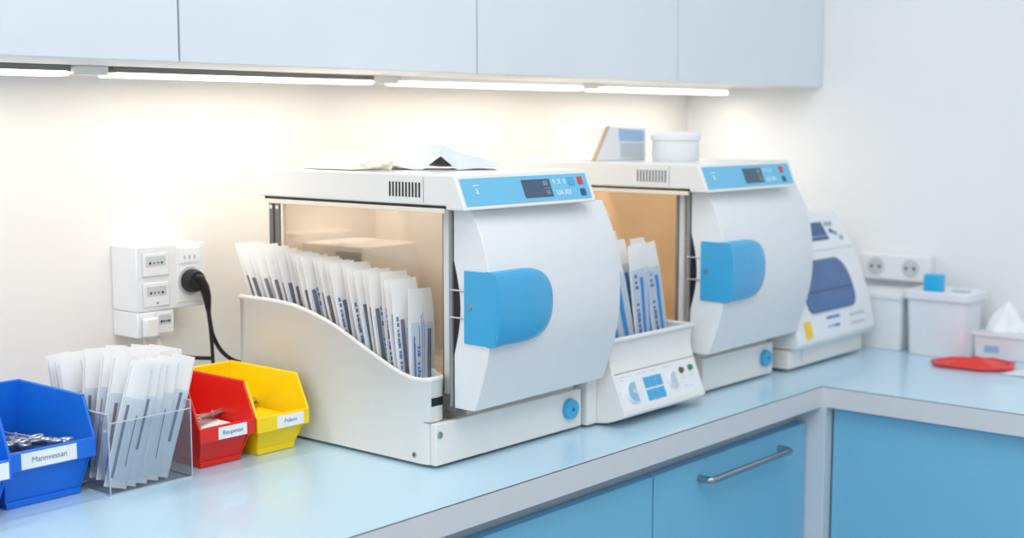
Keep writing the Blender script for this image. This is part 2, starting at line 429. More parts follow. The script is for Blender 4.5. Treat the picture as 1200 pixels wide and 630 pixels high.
    def hp2(q, lift, k):      # flat-ish outer face that dips towards the round end
        z = hc+q[1]*k; u = q[0]*(1-(1-k)*.55)
        return (1.3842+u, 1.2115+.0045*((z-hc)/hh)**2+.0112*(u/L)**1.8-lift, z)
    def hp0(q, lift):
        z = hc+q[1]
        return (1.3842+q[0], ysurf(z)+.010*q[0]/.32-lift, z)
    ringb = [hp0(q,-.004) for q in out]
    ring0 = [hp0(q,.0030) for q in out]
    ring1 = [hp2(q,.0030,.965) for q in out]
    ring2 = [hp2(q,.0052,.90) for q in out]
    ring3 = [hp2(q,.0066,.78) for q in out]
    ring4 = [hp2(q,.0074,.55) for q in out]
    ring5 = [hp2(q,.0076,.25) for q in out]
    h = MB().loft([ringb,ring0,ring1,ring2,ring3,ring4,ring5])
    hd = mv(h).build('handle', M['blue'], dr, angle=50); lab(hd, 'rounded blue door handle')
    # cheek of the handle on the door's left face
    chk = [(1.2702,hz0+.001),(1.2702,hz1-.001)]+[(1.2085+.004*((hz1-(hz1-hz0)*k/12-hc)/hh)**2,hz1-(hz1-hz0)*k/12-(.001 if k==0 else -.001 if k==12 else 0)) for k in range(13)]
    hs = mv(MB().prism(chk, 0, 1.3835, 1.3875)).build('handle_cheek', M['blue'], dr, bevel=.001)
    mv(MB().cyl((1.3836,1.2590,.236),(1.3818,1.2590,.236),.0042,.0036,18)).build('handle_screw', M['steel'], dr)
    for zz in (.2585,.219):
        mv(MB().tube([(1.3850,1.2700,zz),(1.3850,1.2990,zz)], .0014, 10)).build('hinge_pin', M['chrome'], dr)
    if with_tray:
        # curved-rim side tray, one moulding with the left flank
        plan = catmull([(1.35,1.735,0),(1.35,1.55,0),(1.35,1.40,0),(1.35,1.345,0),(1.3502,1.322,0),(1.3535,1.3105,0),(1.362,1.3085,0),(1.373,1.3085,0),(1.3835,1.313,0),(1.3945,1.329,0),(1.408,1.356,0),(1.4195,1.392,0),(1.423,1.43,0),(1.423,1.55,0),(1.423,1.735,0)], 8)
        # resample so that the outline carries the rim curve smoothly
        cen = [Vector((p.x,p.y,0)) for p in plan]
        n = len(cen)
        def normal(i):
            d = (cen[(i+1)%n]-cen[(i-1)%n]); d.normalize(); return Vector((d.y,-d.x,0))
        # orientation test
        area = sum(cen[i].x*cen[(i+1)%n].y-cen[(i+1)%n].x*cen[i].y for i in range(n))
        sgn = 1 if area > 0 else -1
        def off(i, d):
            nn = normal(i)*sgn
            p = cen[i]+nn*d
            if i == 0 or i == n-1: p = cen[i]+Vector((d if i else -d, d,0))
            return p
        def tz(p): return tray_top(p.y)
        rings = []
        for d, zf in ((0,lambda z: .005),(0,lambda z: z-.0075),(.0010,lambda z: z-.0068),(.0016,lambda z: z-.004),(.0012,lambda z: z-.0010),(0,lambda z: z),(-.0018,lambda z: z-.0002),(-.0030,lambda z: z-.0016)):
            rings.append([(off(i,d).x, off(i,d).y, zf(tz(cen[i]))) for i in range(n)])
        rings.append([(off(i,-.0032).x, off(i,-.0032).y, min(tz(cen[i])-.01, max(.05,.064+.062*(cen[i].y-1.345)/.33))) for i in range(n)])
        tr = mv(MB().loft(rings)).build('side_tray', M['cream'], t, angle=60); lab(tr, 'cream side tray with swooping curved rim')
        mv(MB().box(1.3560,1.3795,1.3078,1.3095,.0905,.1025)).build('latch_slot', M['black'], tr)
        mv(MB().cyl((1.3503,1.338,.0165),(1.3488,1.338,.0165),.0045,.004,18)).build('screw', M['steel'], tr)
        mv(MB().cyl((1.3489,1.338,.0165),(1.3486,1.338,.0165),.0016,None,12)).build('screw_socket', M['black'], tr)
        mv(MB().box(1.3505,1.3900,1.3080,1.32,.0665,.0675)).build('flank_joint', M['grey_line'], tr)
        rp = mv(MB().box(1.4255,1.4335,1.7225,1.7500,.0,.3735)).build('rear_post', M['dkmetal'], t, bevel=.001)
        mv(MB().box(1.4250,1.4256,1.735,1.7385,.225,.370)).build('post_groove', M['black'], rp)
        for yy in (1.7285,1.7440):
            mv(MB().cyl((1.4256,yy,.357),(1.4245,yy,.357),.0032,None,14)).build('post_screw', M['white_plastic'], rp)
    else:
        mv(MB().box(1.4255,1.4335,1.7410,1.7500,.0,.3735)).build('rear_post', M['dkmetal'], t, bevel=.001)
    return t
mat_beige = mat('warm_enamel', (240,230,212), .35, vary=.01)
S2 = (.612, -.006)
sterilizer((0,0), 'near white sterilizer with a tray of upright pouches along its glass side', True)
sterilizer(S2, 'far white sterilizer behind the knob-fronted console, a white jar on its roof', False)

# box and strip modelled in the near chamber to imitate a reflection in its glass
tb = MB().box(1.475, 1.60, 1.575, 1.725, .1061, .296).build('reflection_box', M['cream'], bevel=.003)
tag(tb, 'pale box shape imitating a reflection in the glass of the near sterilizer', 'box')
MB().box(1.4740,1.4752,1.580,1.640,.272,.286).build('reflection_strip', M['grey_line'], tb)
# ------------------------------------------------------------------ pouches
def pouch_kit(w, h, th, strips, name):
    """a sealed instrument pouch: puffed body, crimped edges; local x = width, z up, front = -y"""
    def bul(x, z):
        a = max(0, 1-(2*x/(w*.92))**2); b = min(1, max(0,(z-.06*h)/(.1*h)))*min(1, max(0,(.80*h-z)/(.15*h)))
        return th*(a**.6)*smoothstep(b)
    def wob(x, z):
        return .0012*math.sin(z/h*5+x*60)+.004*max(0,(z/h-.80))**1.3*4*(1+20*x)
    nu, nv = 8, 18
    mb = MB()
    F = lambda s,t: ((s-.5)*w*(1+.03*math.sin(t*3)), -bul((s-.5)*w, t*h)+wob((s-.5)*w,t*h)-.0003, t*h)
    B = lambda s,t: ((s-.5)*w*(1+.03*math.sin(t*3)), .45*bul((s-.5)*w, t*h)+wob((s-.5)*w,t*h)+.0003, t*h)
    mb.grid(F, nu, nv); k0 = (nu+1)*(nv+1)
    mb.grid(lambda s,t: B(1-s,t), nu, nv)
    # sides
    vs = mb.v; n1 = nu+1
    for j in range(nv):
        mb.f.append((j*n1, (j+1)*n1, k0+(j+1)*n1+nu, k0+j*n1+nu)); mb.f.append((j*n1+nu, k0+j*n1, k0+(j+1)*n1, (j+1)*n1+nu))
    for i in range(nu):
        mb.f.append((i, k0+nu-i, k0+nu-i-1, i+1)); mb.f.append((nv*n1+i, nv*n1+i+1, k0+nv*n1+nu-i-1, k0+nv*n1+nu-i))
    body = mb.mesh(name, M['paper'])
    parts = []
    for pn, m, rects, hl in strips:
        pb = MB()
        for (x0,x1,z0,z1) in rects:
            pb.grid(lambda s,t: (x0+(x1-x0)*s, -bul(x0+(x1-x0)*s, z0+(z1-z0)*t)+wob(x0+(x1-x0)*s, z0+(z1-z0)*t)-.0003-hl-.0006, z0+(z1-z0)*t), 3, 10)
        me = pb.mesh(pn, m)
        parts.append((pn, me))
    return body, parts
def dashes(x0, x1, z0, z1, n, seed):
    rr = random.Random(seed); out = []; step = (z1-z0)/n
    for k in range(n):
        if rr.random() < .85:
            out.append((x0+(x1-x0)*.1*rr.random(), x1-(x1-x0)*.3*rr.random(), z0+k*step, z0+(k+.45+.5*rr.random())*step))
    return out
def put_pouch(kit, loc, rot, label, group):
    body, parts = kit
    o = bpy.data.objects.new('instrument_pouch', body); COL.objects.link(o)
    o.location = loc; o.rotation_euler = rot
    tag(o, label, 'pouch', group); WORLD[o.name] = tuple(loc)
    for pn, me in parts:
        c = bpy.data.objects.new(pn, me); COL.objects.link(c); c.parent = o
    return o
W1, H1 = .0545, .190
kitsA = [
 pouch_kit(W1,H1,.0028,[('instrument',M['tool_brown'],[(-.0245,-.0185,.012,.134)],.0004),('clear_film',M['paper2'],[(-.0175,.022,.012,.125)],.0002),('printed_strip',M['greyl'],[(-.0150,-.0120,.02,.136),(-.0085,-.007,.02,.132),(.001,.004,.02,.12)],.0006)],'pouch_a'),
 pouch_kit(W1,H1,.0028,[('instrument',M['tool_grey'],[(-.0215,-.0145,.012,.138)],.0004),('clear_film',M['paper2'],[(-.0245,-.0210,.012,.128),(-.0140,.022,.012,.128)],.0002),('printed_strip',M['inkblue'],dashes(-.0130,-.0090,.02,.142,16,1)+[(-.006,-.0045,.02,.14)],.0006)],'pouch_b'),
 pouch_kit(W1,H1,.0028,[('instrument',M['tool_grey'],[(-.0165,-.0095,.012,.132)],.0004),('clear_film',M['paper2'],[(-.0090,.022,.012,.118)],.0002),('printed_strip',M['inkblue'],dashes(-.0240,-.0190,.02,.138,15,2)+dashes(.0,.004,.02,.12,9,3),.0006)],'pouch_c'),
]
front_kit = pouch_kit(.0555,.190,.003,[('instrument',M['tool_grey'],[(.0085,.0170,.055,.130)],.0006),('clear_film',M['paper2'],[(-.024,.024,.010,.140)],.0002),
   ('printed_strip',M['inkblue'],dashes(-.0135,-.0065,.03,.108,13,5)+[(-.0035,-.0022,.01,.150),(.0010,.0018,.06,.155),(-.0205,-.018,.01,.12),(-.0180,-.0170,.06,.11)]+dashes(.0075,.0180,.008,.045,6,6)+[(-.010,-.0088,.10,.135)],.0006)],'pouch_front')
NROW = 24
for k in range(NROW):
    q = k/(NROW-1)
    yt = 1.364+.386*q+random.uniform(-.002,.002)
    zt_ = interp([(0,.2570),(.045,.2700),(.3,.281),(.6,.2895),(1,.303)], q)+random.uniform(-.003,.003)
    ang = R(3+22*q**.8+random.uniform(-1.5,1.5))
    kit = front_kit if k == 0 else kitsA[[1,2,1,2,1,0][k%6] if k < 12 else [0,1,0,0][k%4]]
    put_pouch(kit, (1.3838+random.uniform(-.001,.0015)+(.0018 if k > 14 else 0), yt-H1*math.sin(ang), zt_-H1*math.cos(ang)), (-ang, R(random.uniform(-3,1)) if k else R(3), R(random.uniform(-3,3) if k < 16 else random.uniform(-1,1)) if k else R(5)),
        'white sterile instrument pouch, %s from the front of the row in the curved side tray' % ORD[k] if k < NROW-1 else 'rearmost white sterile instrument pouch in the curved side tray', 'pouches in the near sterilizer tray')

# ------------------------------------------------------------------ console with knobs between the sterilizers
C = empty('control_console', (1.84,1.38,0), 'white knob-fronted console with a sloping panel and open pouch tray, between the two sterilizers', 'machine')
cx0, cx1 = 1.7285, 1.970
side = [(1.485,.0),(1.292,.0),(1.268,.004),(1.240,.0175),(1.2345,.0215),(1.2335,.0245),(1.2625,.0985),(1.2650,.110),(1.2645,.128),(1.2610,.1425),(1.485,.1425)]
# hollow body: solid lower block with sloped front, plus walls
low = [(1.485,.003),(1.295,.003),(1.268,.007),(1.240,.0175),(1.2345,.0215),(1.2335,.0250),(1.2600,.0905),(1.2640,.103),(1.2655,.115),(1.2650,.130),(1.2630,.1400),(1.2675,.1400),(1.2715,.080),(1.480,.080),(1.480,.1400),(1.485,.1400)]
MB().prism(low, 0, cx0+.004, cx1-.004).build('body', M['cream'], C, bevel=.001)
lowS = low[:11]+[(1.485,.1400)]
for a,b in ((cx0,cx0+.0045),(cx1-.0045,cx1)):
    MB().prism(lowS, 0, a, b).build('end_cheek', M['cream'], C, bevel=.0015)
rim = MB()
rim.box(cx0-.002, cx1+.002, 1.2590, 1.2665, .1395, .1465).box(cx0-.002, cx1+.002, 1.4815, 1.488, .1395, .1465).box(cx0-.002, cx0+.0055, 1.2665, 1.4815, .1395, .1465).box(cx1-.0055, cx1+.002, 1.2665, 1.4815, .1395, .1465)
rim.build('tray_rim', M['cream'], C, bevel=.002)
MB().box(1.702, cx0-.0005, 1.290, 1.485, .004, .100).build('end_housing', M['cream'], C, bevel=.002)
for fx,fy in ((1.72,1.31),(1.95,1.31),(1.72,1.46),(1.95,1.46)):
    MB().cyl((fx,fy,0),(fx,fy,.0045),.010,None,16).build('foot', M['black'], C)
v = Vector((0,.0265,.0655)); G = frame((cx0,1.2335,.0250), (1,0,0), v)
fp = slab(G, .005, .2365, .004, .0665, -.001, .0009).build('front_panel', M['white_plastic'], C); lab(fp, 'white sloping panel with knobs and six blue buttons')
slab(G, .004, .2375, .0672, .0680, -.001, .0010).build('panel_line', M['grey_line'], fp)
def dial(u, vv, r, m2):
    c0 = G @ Vector((u,vv,.0009)); c1 = G @ Vector((u,vv,.0065)); c2 = G @ Vector((u,vv,.0120))
    k = MB().cyl(c0, c1, r, r*.9, 36).build('dial', M['white_plastic'], fp, bevel=.0008)
    # half-round tinted face
    pts = [(u+r*.86*math.cos(a), vv+r*.86*math.sin(a)) for a in [R(70+220*i/14) for i in range(15)]]
    bm_ = MB(); n = len(pts)
    bm_.add([G @ Vector((p[0],p[1],.0064)) for p in pts]+[G @ Vector((p[0],p[1],.0072)) for p in pts], [tuple(range(n)), tuple(range(n,2*n))]+[(i,(i+1)%n,n+(i+1)%n,n+i) for i in range(n)])
    bm_.build('dial_face', m2, k)
    MB().cyl(G @ Vector((u,vv,.0064)), G @ Vector((u,vv,.0090)), r*.3, r*.25, 20).build('dial_cap', M['socket'], k)
dial(.0365, .0330, .0195, mat('dial_blue',(140,190,220),.4))
dial(.1565, .0365, .0150, mat('dial_grey',(190,204,214),.4))
for r_ in range(2):
    for c_ in range(3):
        u0 = .0745+c_*.0178; v0 = .0125+r_*.0215
        b = slab(G, u0, u0+.0150, v0, v0+.0180, .0009, .0026).build('button', M['blue'], fp, bevel=.0005); 
for u,vv,m_,l in ((.188,.0490,M['amber'],'small brown indicator lamp'),(.2165,.0500,M['green'],'small green indicator lamp')):
    lamp = MB().cyl(G @ Vector((u,vv,.0009)), G @ Vector((u,vv,.0055)), .0056, .0044, 20).build('indicator_lamp', m_, fp); lab(lamp, l)
rr = random.Random(3)
for (u,vv,l) in ((.015,.060,.012),(.032,.060,.016),(.060,.060,.014),(.078,.060,.010),(.098,.0605,.016),(.138,.060,.022),(.015,.055,.006),(.185,.020,.010),(.2,.018,.014),(.185,.034,.012),(.205,.036,.018)):
    slab(G, u, u+l, vv, vv+.0012, .0009, .0011).build('printed_marking', M['greyl'], fp)
WB, HB = .046, .203
kitsB = [
 pouch_kit(WB,HB,.003,[('printed_strip',M['inkcyan'],[(-.0065,.0045,.045,.150)],.0005),('clear_film',M['paper2'],[(-.019,.019,.01,.16)],.0002)],'pouch_d'),
 pouch_kit(WB,HB,.003,[('printed_strip',M['inkblue'],dashes(-.015,-.006,.04,.155,12,12),.0005),('instrument',M['inkcyan'],[(.0,.009,.03,.145)],.0004),('clear_film',M['paper2'],[(-.019,.019,.01,.16)],.0002)],'pouch_e'),
]
spots = [(1.937,1.300,-6,6,2,1),(1.909,1.305,-7,4,-4,0),(1.880,1.300,-4,4,3,1),(1.846,1.305,-13,4,-2,0),(1.810,1.302,-15,5,2,1),
         (1.938,1.332,-1,7,1,0),(1.905,1.336,-5,9,-3,1),(1.872,1.334,-9,8,2,0),(1.838,1.337,-4,10,-2,1),(1.800,1.335,-9,9,2,0),
         (1.925,1.366,-3,11,1,1),(1.890,1.368,-7,10,-2,0),(1.850,1.366,-3,12,2,1),(1.810,1.369,-8,11,-2,0)]
names = ['rightmost pouch of the front row','second pouch from the right in the front row','middle pouch of the front row','second pouch from the left in the front row','leftmost pouch of the front row',
 'rightmost pouch of the middle row','second pouch from the right in the middle row','centre pouch of the middle row','second pouch from the left in the middle row','leftmost pouch of the middle row',
 'rightmost pouch of the back row','second pouch from the right in the back row','third pouch from the right in the back row','leftmost pouch of the back row']
for (x,y,ry,rx,rz,kk),nm in zip(spots,names):
    put_pouch(kitsB[kk], (x,y,.083+(.02 if y > 1.35 else .008 if y > 1.32 else .004)), (R(-rx),R(ry),R(rz)), 'white blue-printed '+nm+', in the knob-fronted console', 'pouches in the console tray')

# ------------------------------------------------------------------ third machine at the right
T = empty('benchtop_processor', (2.5,1.5,0), 'smaller white machine with a tinted blue window, right of the far sterilizer', 'machine')
x0, x1 = 2.345, 2.682
prof = [(1.62,.040),(1.262,.046),(1.2505,.0555),(1.2530,.070),(1.2660,.125),(1.3025,.2235),(1.3065,.232),(1.3470,.2960),(1.3560,.3040),(1.3700,.3080),(1.60,.3080),(1.62,.295)]
MB().prism(prof, 0, x0, x1).build('housing', M['white_plastic'], T, bevel=.006, seg=3)
MB().box(x0+.0, x1-.014, 1.276, 1.60, .006, .0435).build('base', M['cream'], T, bevel=.002)
MB().box(x0+.05, x0+.054, 1.2752, 1.2768, .012, .040).build('base_seam', M['greyl'], T)
for fx,fy in ((x0+.03,1.31),(x1-.05,1.31),(x0+.03,1.57),(x1-.05,1.57)):
    MB().cyl((fx,fy,0),(fx,fy,.007),.012,None,16).build('foot', M['black'], T)
# window on the steep front
p0 = Vector((x0,1.2660,.125)); vv = Vector((0,.0365,.0985)); K = frame(p0,(1,0,0),vv)
wx0, wx1, wy0, wy1 = .056, .270, -.014, .094
o = [(wx0+.02,wy0)]+[(wx1-.03+.03*math.sin(a)*1.0, wy0+.035-.035*math.cos(a)) for a in [R(90*i/8) for i in range(9)]]
o += [(wx1-.05+.05*math.cos(a), wy1-.06+.06*math.sin(a)) for a in [R(90*i/10) for i in range(11)]]
o += [(wx0+.012-.012*math.sin(a), wy1-.012+.012*math.cos(a)) for a in [R(90*i/5) for i in range(6)]]
o += [(wx0+.02-.02*math.cos(a), wy0+.02-.02*math.sin(a)) for a in [R(90*i/5) for i in range(6)]]
n = len(o)
w = MB().add([K @ Vector((a,b,-.001)) for a,b in o]+[K @ Vector((a,b,.0022)) for a,b in o], [tuple(range(n)),tuple(range(n,2*n))]+[(i,(i+1)%n,n+(i+1)%n,n+i) for i in range(n)]).build('window', M['m3win'], T, bevel=.001)
lab(w, 'tinted blue window with one rounded end')
slab(K, wx0+.004, wx1-.004, .026, .031, .0021, .0026).build('window_band', M['m3win2'], w)
Q = frame((x0,1.3065,.232),(1,0,0),Vector((0,.0405,.0640)))
s = slab(Q, .146, .240, .020, .062, -.001, .0012).build('screen', M['m3win2'], T); lab(s, 'small dark blue screen')
slab(Q, .155, .232, .027, .030, .0012, .0016).build('screen_text', M['lcd_digit'], s)
for u,v_ in ((.252,.055),(.270,.055),(.258,.038),(.272,.032),(.288,.020)):
    slab(Q, u, u+.012, v_-.004, v_+.005, -.0005, .0016).build('key', M['lcd_digit'] if u != .258 else M['navy'], T)
slab(Q, .004, .333, -.003, -.0015, -.0004, .0008).build('panel_line', M['greyl'], T)
lowf = frame((x0,1.2530,.070),(1,0,0),Vector((0,.013,.055)))
ys = slab(lowf, .026, .055, -.004, .030, -.001, .0012).build('sticker', M['yellow'], T); lab(ys, 'yellow sticker')
for (u,v_,l,m_) in ((.125,.026,.030,'inkblue'),(.158,.026,.022,'inkcyan'),(.125,.008,.026,'lilac'),(.154,.008,.022,'inkcyan'),(.225,.022,.066,'greyl'),(.225,.004,.062,'greyl')):
    slab(lowf, u, u+l, v_, v_+.0055, -.001, .0010).build('printed_marking', M[m_], T)

# ------------------------------------------------------------------ things on the right return
def tapered(cx, cy, hx, hy, h, taper, r, zs, n=6):
    """rounded-rectangle rings; zs = list of (z, inset)"""
    rings = []
    for z,ins in zs:
        k = taper*(1-z/h); ax = hx-k-ins; ay = hy-k-ins; rr_ = max(.001, r-ins*.5); ring = []
        for qx,qy,a0 in ((1,1,0),(-1,1,90),(-1,-1,180),(1,-1,270)):
            for i in range(n+1):
                a = R(a0+90*i/n); ring.append((cx+qx*(ax-rr_)+rr_*math.cos(a), cy+qy*(ay-rr_)+rr_*math.sin(a), z))
        rings.append(ring)
    return MB().loft(rings)
tb = empty('tub', (2.775,1.125,0), 'tall white plastic tub by the right wall, blue block on its lid', 'tub')
tapered(2.758,1.130,.054,.066,.135,.005,.014,[(.0,0),(.122,0)]).build('body', M['tub'], tb, bevel=.002)
tapered(2.758,1.130,.060,.073,.136,0,.016,[(.1222,0),(.1362,0),(.139,.003),(.139,.014),(.1352,.016)]).build('lid', M['tub'], tb)
MB().box(2.765,2.79,1.085,1.12,.1353,.1385).build('lid_grip', M['greyl'], tb, bevel=.001)
tag(MB().box(2.722,2.752,1.128,1.165,.1355,.1735).build('sponge', M['cyan'], bevel=.003), 'bright cyan-blue block standing on the white tub', 'sponge')
bx = empty('waste_bin', (2.775,1.282,0), 'slim white bin below the wall sockets, left of the white tub', 'bin')
tapered(2.775,1.272,.055,.062,.118,.004,.01,[(.0,0),(.113,0)]).build('body', M['white_plastic'], bx, bevel=.002)
tapered(2.775,1.272,.058,.065,.126,0,.011,[(.1132,0),(.1235,0),(.126,.003)]).build('lid', M['tub'], bx)
sk = empty('wall_socket', (2.88,1.30,.157), 'white double wall socket on the right wall above the slim bin', 'socket')
MB().box(2.852,2.8799,1.205,1.378,.137,.198).build('plate', M['white_plastic'], sk, bevel=.004)
for yy in (1.335,1.252):
    f = MB().cyl((2.8525,yy,.168),(2.8505,yy,.168),.021,.020,28).build('socket_face', M['socket'], sk)
    for q in (-.009,.009):
        MB().cyl((2.8506,yy+q,.168),(2.8500,yy+q,.168),.0035,None,12).build('socket_hole', M['black'], f)
ts = empty('tissue_box', (2.82,1.01,0), 'low white box with a heap of tissue on top, at the right of the tub', 'box')
tapered(2.815,1.010,.055,.060,.05,.003,.010,[(.0,0),(.0475,0)]).build('body', M['tub'], ts, bevel=.002)
tapered(2.815,1.010,.058,.063,.055,0,.011,[(.0477,0),(.0535,0),(.055,.003)]).build('lid', M['tub'], ts)
MB().box(2.7605,2.7625,1.012,1.042,.014,.028).build('label_patch', M['lilac'], ts)
def tis(s,t):
    a = 2*math.pi*s; r = .040*(1-t)**.7*(1+.14*math.sin(3*a+t*4)+.08*math.sin(7*a))
    return (2.815+r*math.cos(a), 1.015+r*math.sin(a), .0555+.062*t**.9+.004*math.sin(5*a)*t*(1-t))
tb_ = MB().grid(tis, 36, 10).build('tissue', M['tissue'], origin=(2.815,1.015,.0555)); tag(tb_, 'peaked white tissue heap rising from the low white box', 'tissue')
# red flat tray
ro = [(2.596,1.078),(2.632,1.106),(2.692,1.088),(2.738,1.012),(2.712,.958),(2.640,.938),(2.600,.985)]
n = len(ro); cxr = sum(p[0] for p in ro)/n; cyr = sum(p[1] for p in ro)/n
ring = lambda k,z: [(cxr+(a-cxr)*k, cyr+(b-cyr)*k, z) for a,b in ro]
rt = MB().loft([ring(.94,.0008),ring(1.0,.005),ring(1.0,.0085),ring(.9,.0088),ring(.84,.0040)]).build('tray', M['redtray'], bevel=.002)
tag(rt, 'flat red tray lying on the worktop in front of the tub', 'tray')
MB().add([(2.630,1.065,.0042),(2.715,1.000,.0042),(2.632,.968,.0042),(2.655,1.018,.0230),(2.700,.968,.0042)], [(0,3,1),(0,2,3),(2,4,3),(1,3,4),(0,1,4,2)]).build('fold', M['redtray'], rt)
def pap(s,t):
    return (2.600+.11*s+.02*t, .952-.16*t-.02*s, .0012+.002*math.sin(3*s+2*t)**2)
tag(MB().grid(pap,10,10).build('paper_sheet', M['sheet'], solid=.0006), 'white paper sheet on the worktop right of the red tray', 'paper')

# ------------------------------------------------------------------ on the sterilizer roofs
def wrap1(s,t):
    x = 1.365+.110*s+.02*t; y = 1.480+.150*t
    e = min(s,1-s,t,1-t); b = smoothstep(e/.30)
    z = .4262+b*(.015+.005*math.sin(7*s+3*t)+.004*math.sin(13*t-5*s)+.003*math.sin(19*s+11*t)+.006*t)
    return (x+.006*math.sin(9*t), y+.006*math.sin(8*s), z)
c1 = MB().grid(wrap1,40,40)
c1.add([(1.366,1.482,.4252),(1.470,1.482,.4252),(1.49,1.628,.4252),(1.386,1.628,.4252)],[(3,2,1,0)])
o = c1.build('folded_wrap', M['cloth'], origin=(1.43,1.53,.4246)); tag(o, 'rumpled cream cloth wrap on the near sterilizer, at its rear left', 'cloth')
# crumpled roll along its right end
def roll(s,t):
    a = 2*math.pi*s; r = .0105*(1+.25*math.sin(3*a+9*t)+.15*math.sin(17*t))*smoothstep(min(t,1-t)/.25+.02)
    return (1.366+.048*t+r*.4*math.cos(a), 1.452+.010*math.sin(6*t)+1.5*r*math.cos(a), .4250+.0105+.8*r*math.sin(a))
MB().grid(roll,16,24).build('wrap_roll', M['cloth'], o)
def sheet(s,t):
    u = -.078+.166*s; w_ = .105*t
    if s > .62: w_ *= 1-.35*(s-.62)/.38
    c = Vector((1.472,1.398,0))+Vector((.651,-.759,0))*u+Vector((.725,.688,0))*(w_+.006*math.sin(9*s))
    k = smoothstep(t*1.2)
    fr_ = interp([(0,.006),(.10,.004),(.18,.0006),(.31,.0006),(.47,.020),(.62,.0006),(.72,.001),(.88,.002),(1,.004)], s)
    bk_ = interp([(0,.010),(.10,.012),(.22,.026),(.36,.044),(.50,.038),(.64,.030),(.82,.020),(1,.010)], s)
    tail = 1-smoothstep((t-.6)/.4)*.96
    return (c.x, c.y, .4258+(fr_*(1-k)+bk_*k)*tail+.0006*math.sin(17*s+9*t))
o = MB().grid(sheet,72,30).build('wrap_sheet', M['sheet'], solid=.0006, origin=(1.51,1.45,.4246), angle=80); tag(o, 'white folded paper sheet with a tent-like peak on the near sterilizer', 'paper')
# white wedge stand with label and lidded jar on the far sterilizer
zt = .4247
st = empty('leaflet_holder', (2.09,1.5,zt), 'white slant-sided holder with a pale blue label on the far sterilizer', 'holder')
MB().prism([(1.985,zt),(2.150,zt),(2.150,.4845),(2.030,.4890)], 1, 1.490, 1.555).build('body', M['white_plastic'], st, bevel=.002)
MB().add([(1.9815,1.489,zt+.001),(1.9845,1.489,zt+.001),(2.0300,1.489,.490),(2.0270,1.489,.490),(1.9815,1.496,zt+.001),(1.9845,1.496,zt+.001),(2.0300,1.496,.490),(2.0270,1.496,.490)],[(0,1,2,3),(7,6,5,4),(0,4,5,1),(1,5,6,2),(2,6,7,3),(3,7,4,0)]).build('edge_strip', M['brown'], st)
l_ = MB().prism([(2.060,.4625),(2.140,.4600),(2.140,.4805),(2.057,.4845)],1,1.4885,1.4905).build('label_plate', M['lilac'], st); lab(l_,'pale blue label')
MB().prism([(2.065,.4300),(2.140,.4285),(2.140,.4560),(2.063,.4580)],1,1.4890,1.4905).build('label_sheet', M['greyl'], st)
jr = empty('jar', (2.117,1.4,zt), 'round white lidded jar on the roof of the far sterilizer', 'jar')
MB().lathe([(.001,.0),(.042,0),(.044,.003),(.044,.038)],(2.117,1.4,zt)).build('body', M['tub'], jr)
MB().lathe([(.0465,.0382),(.0475,.041),(.0475,.049),(.0445,.053),(.001,.054)],(2.117,1.4,zt)).build('lid', M['white_plastic'], jr)

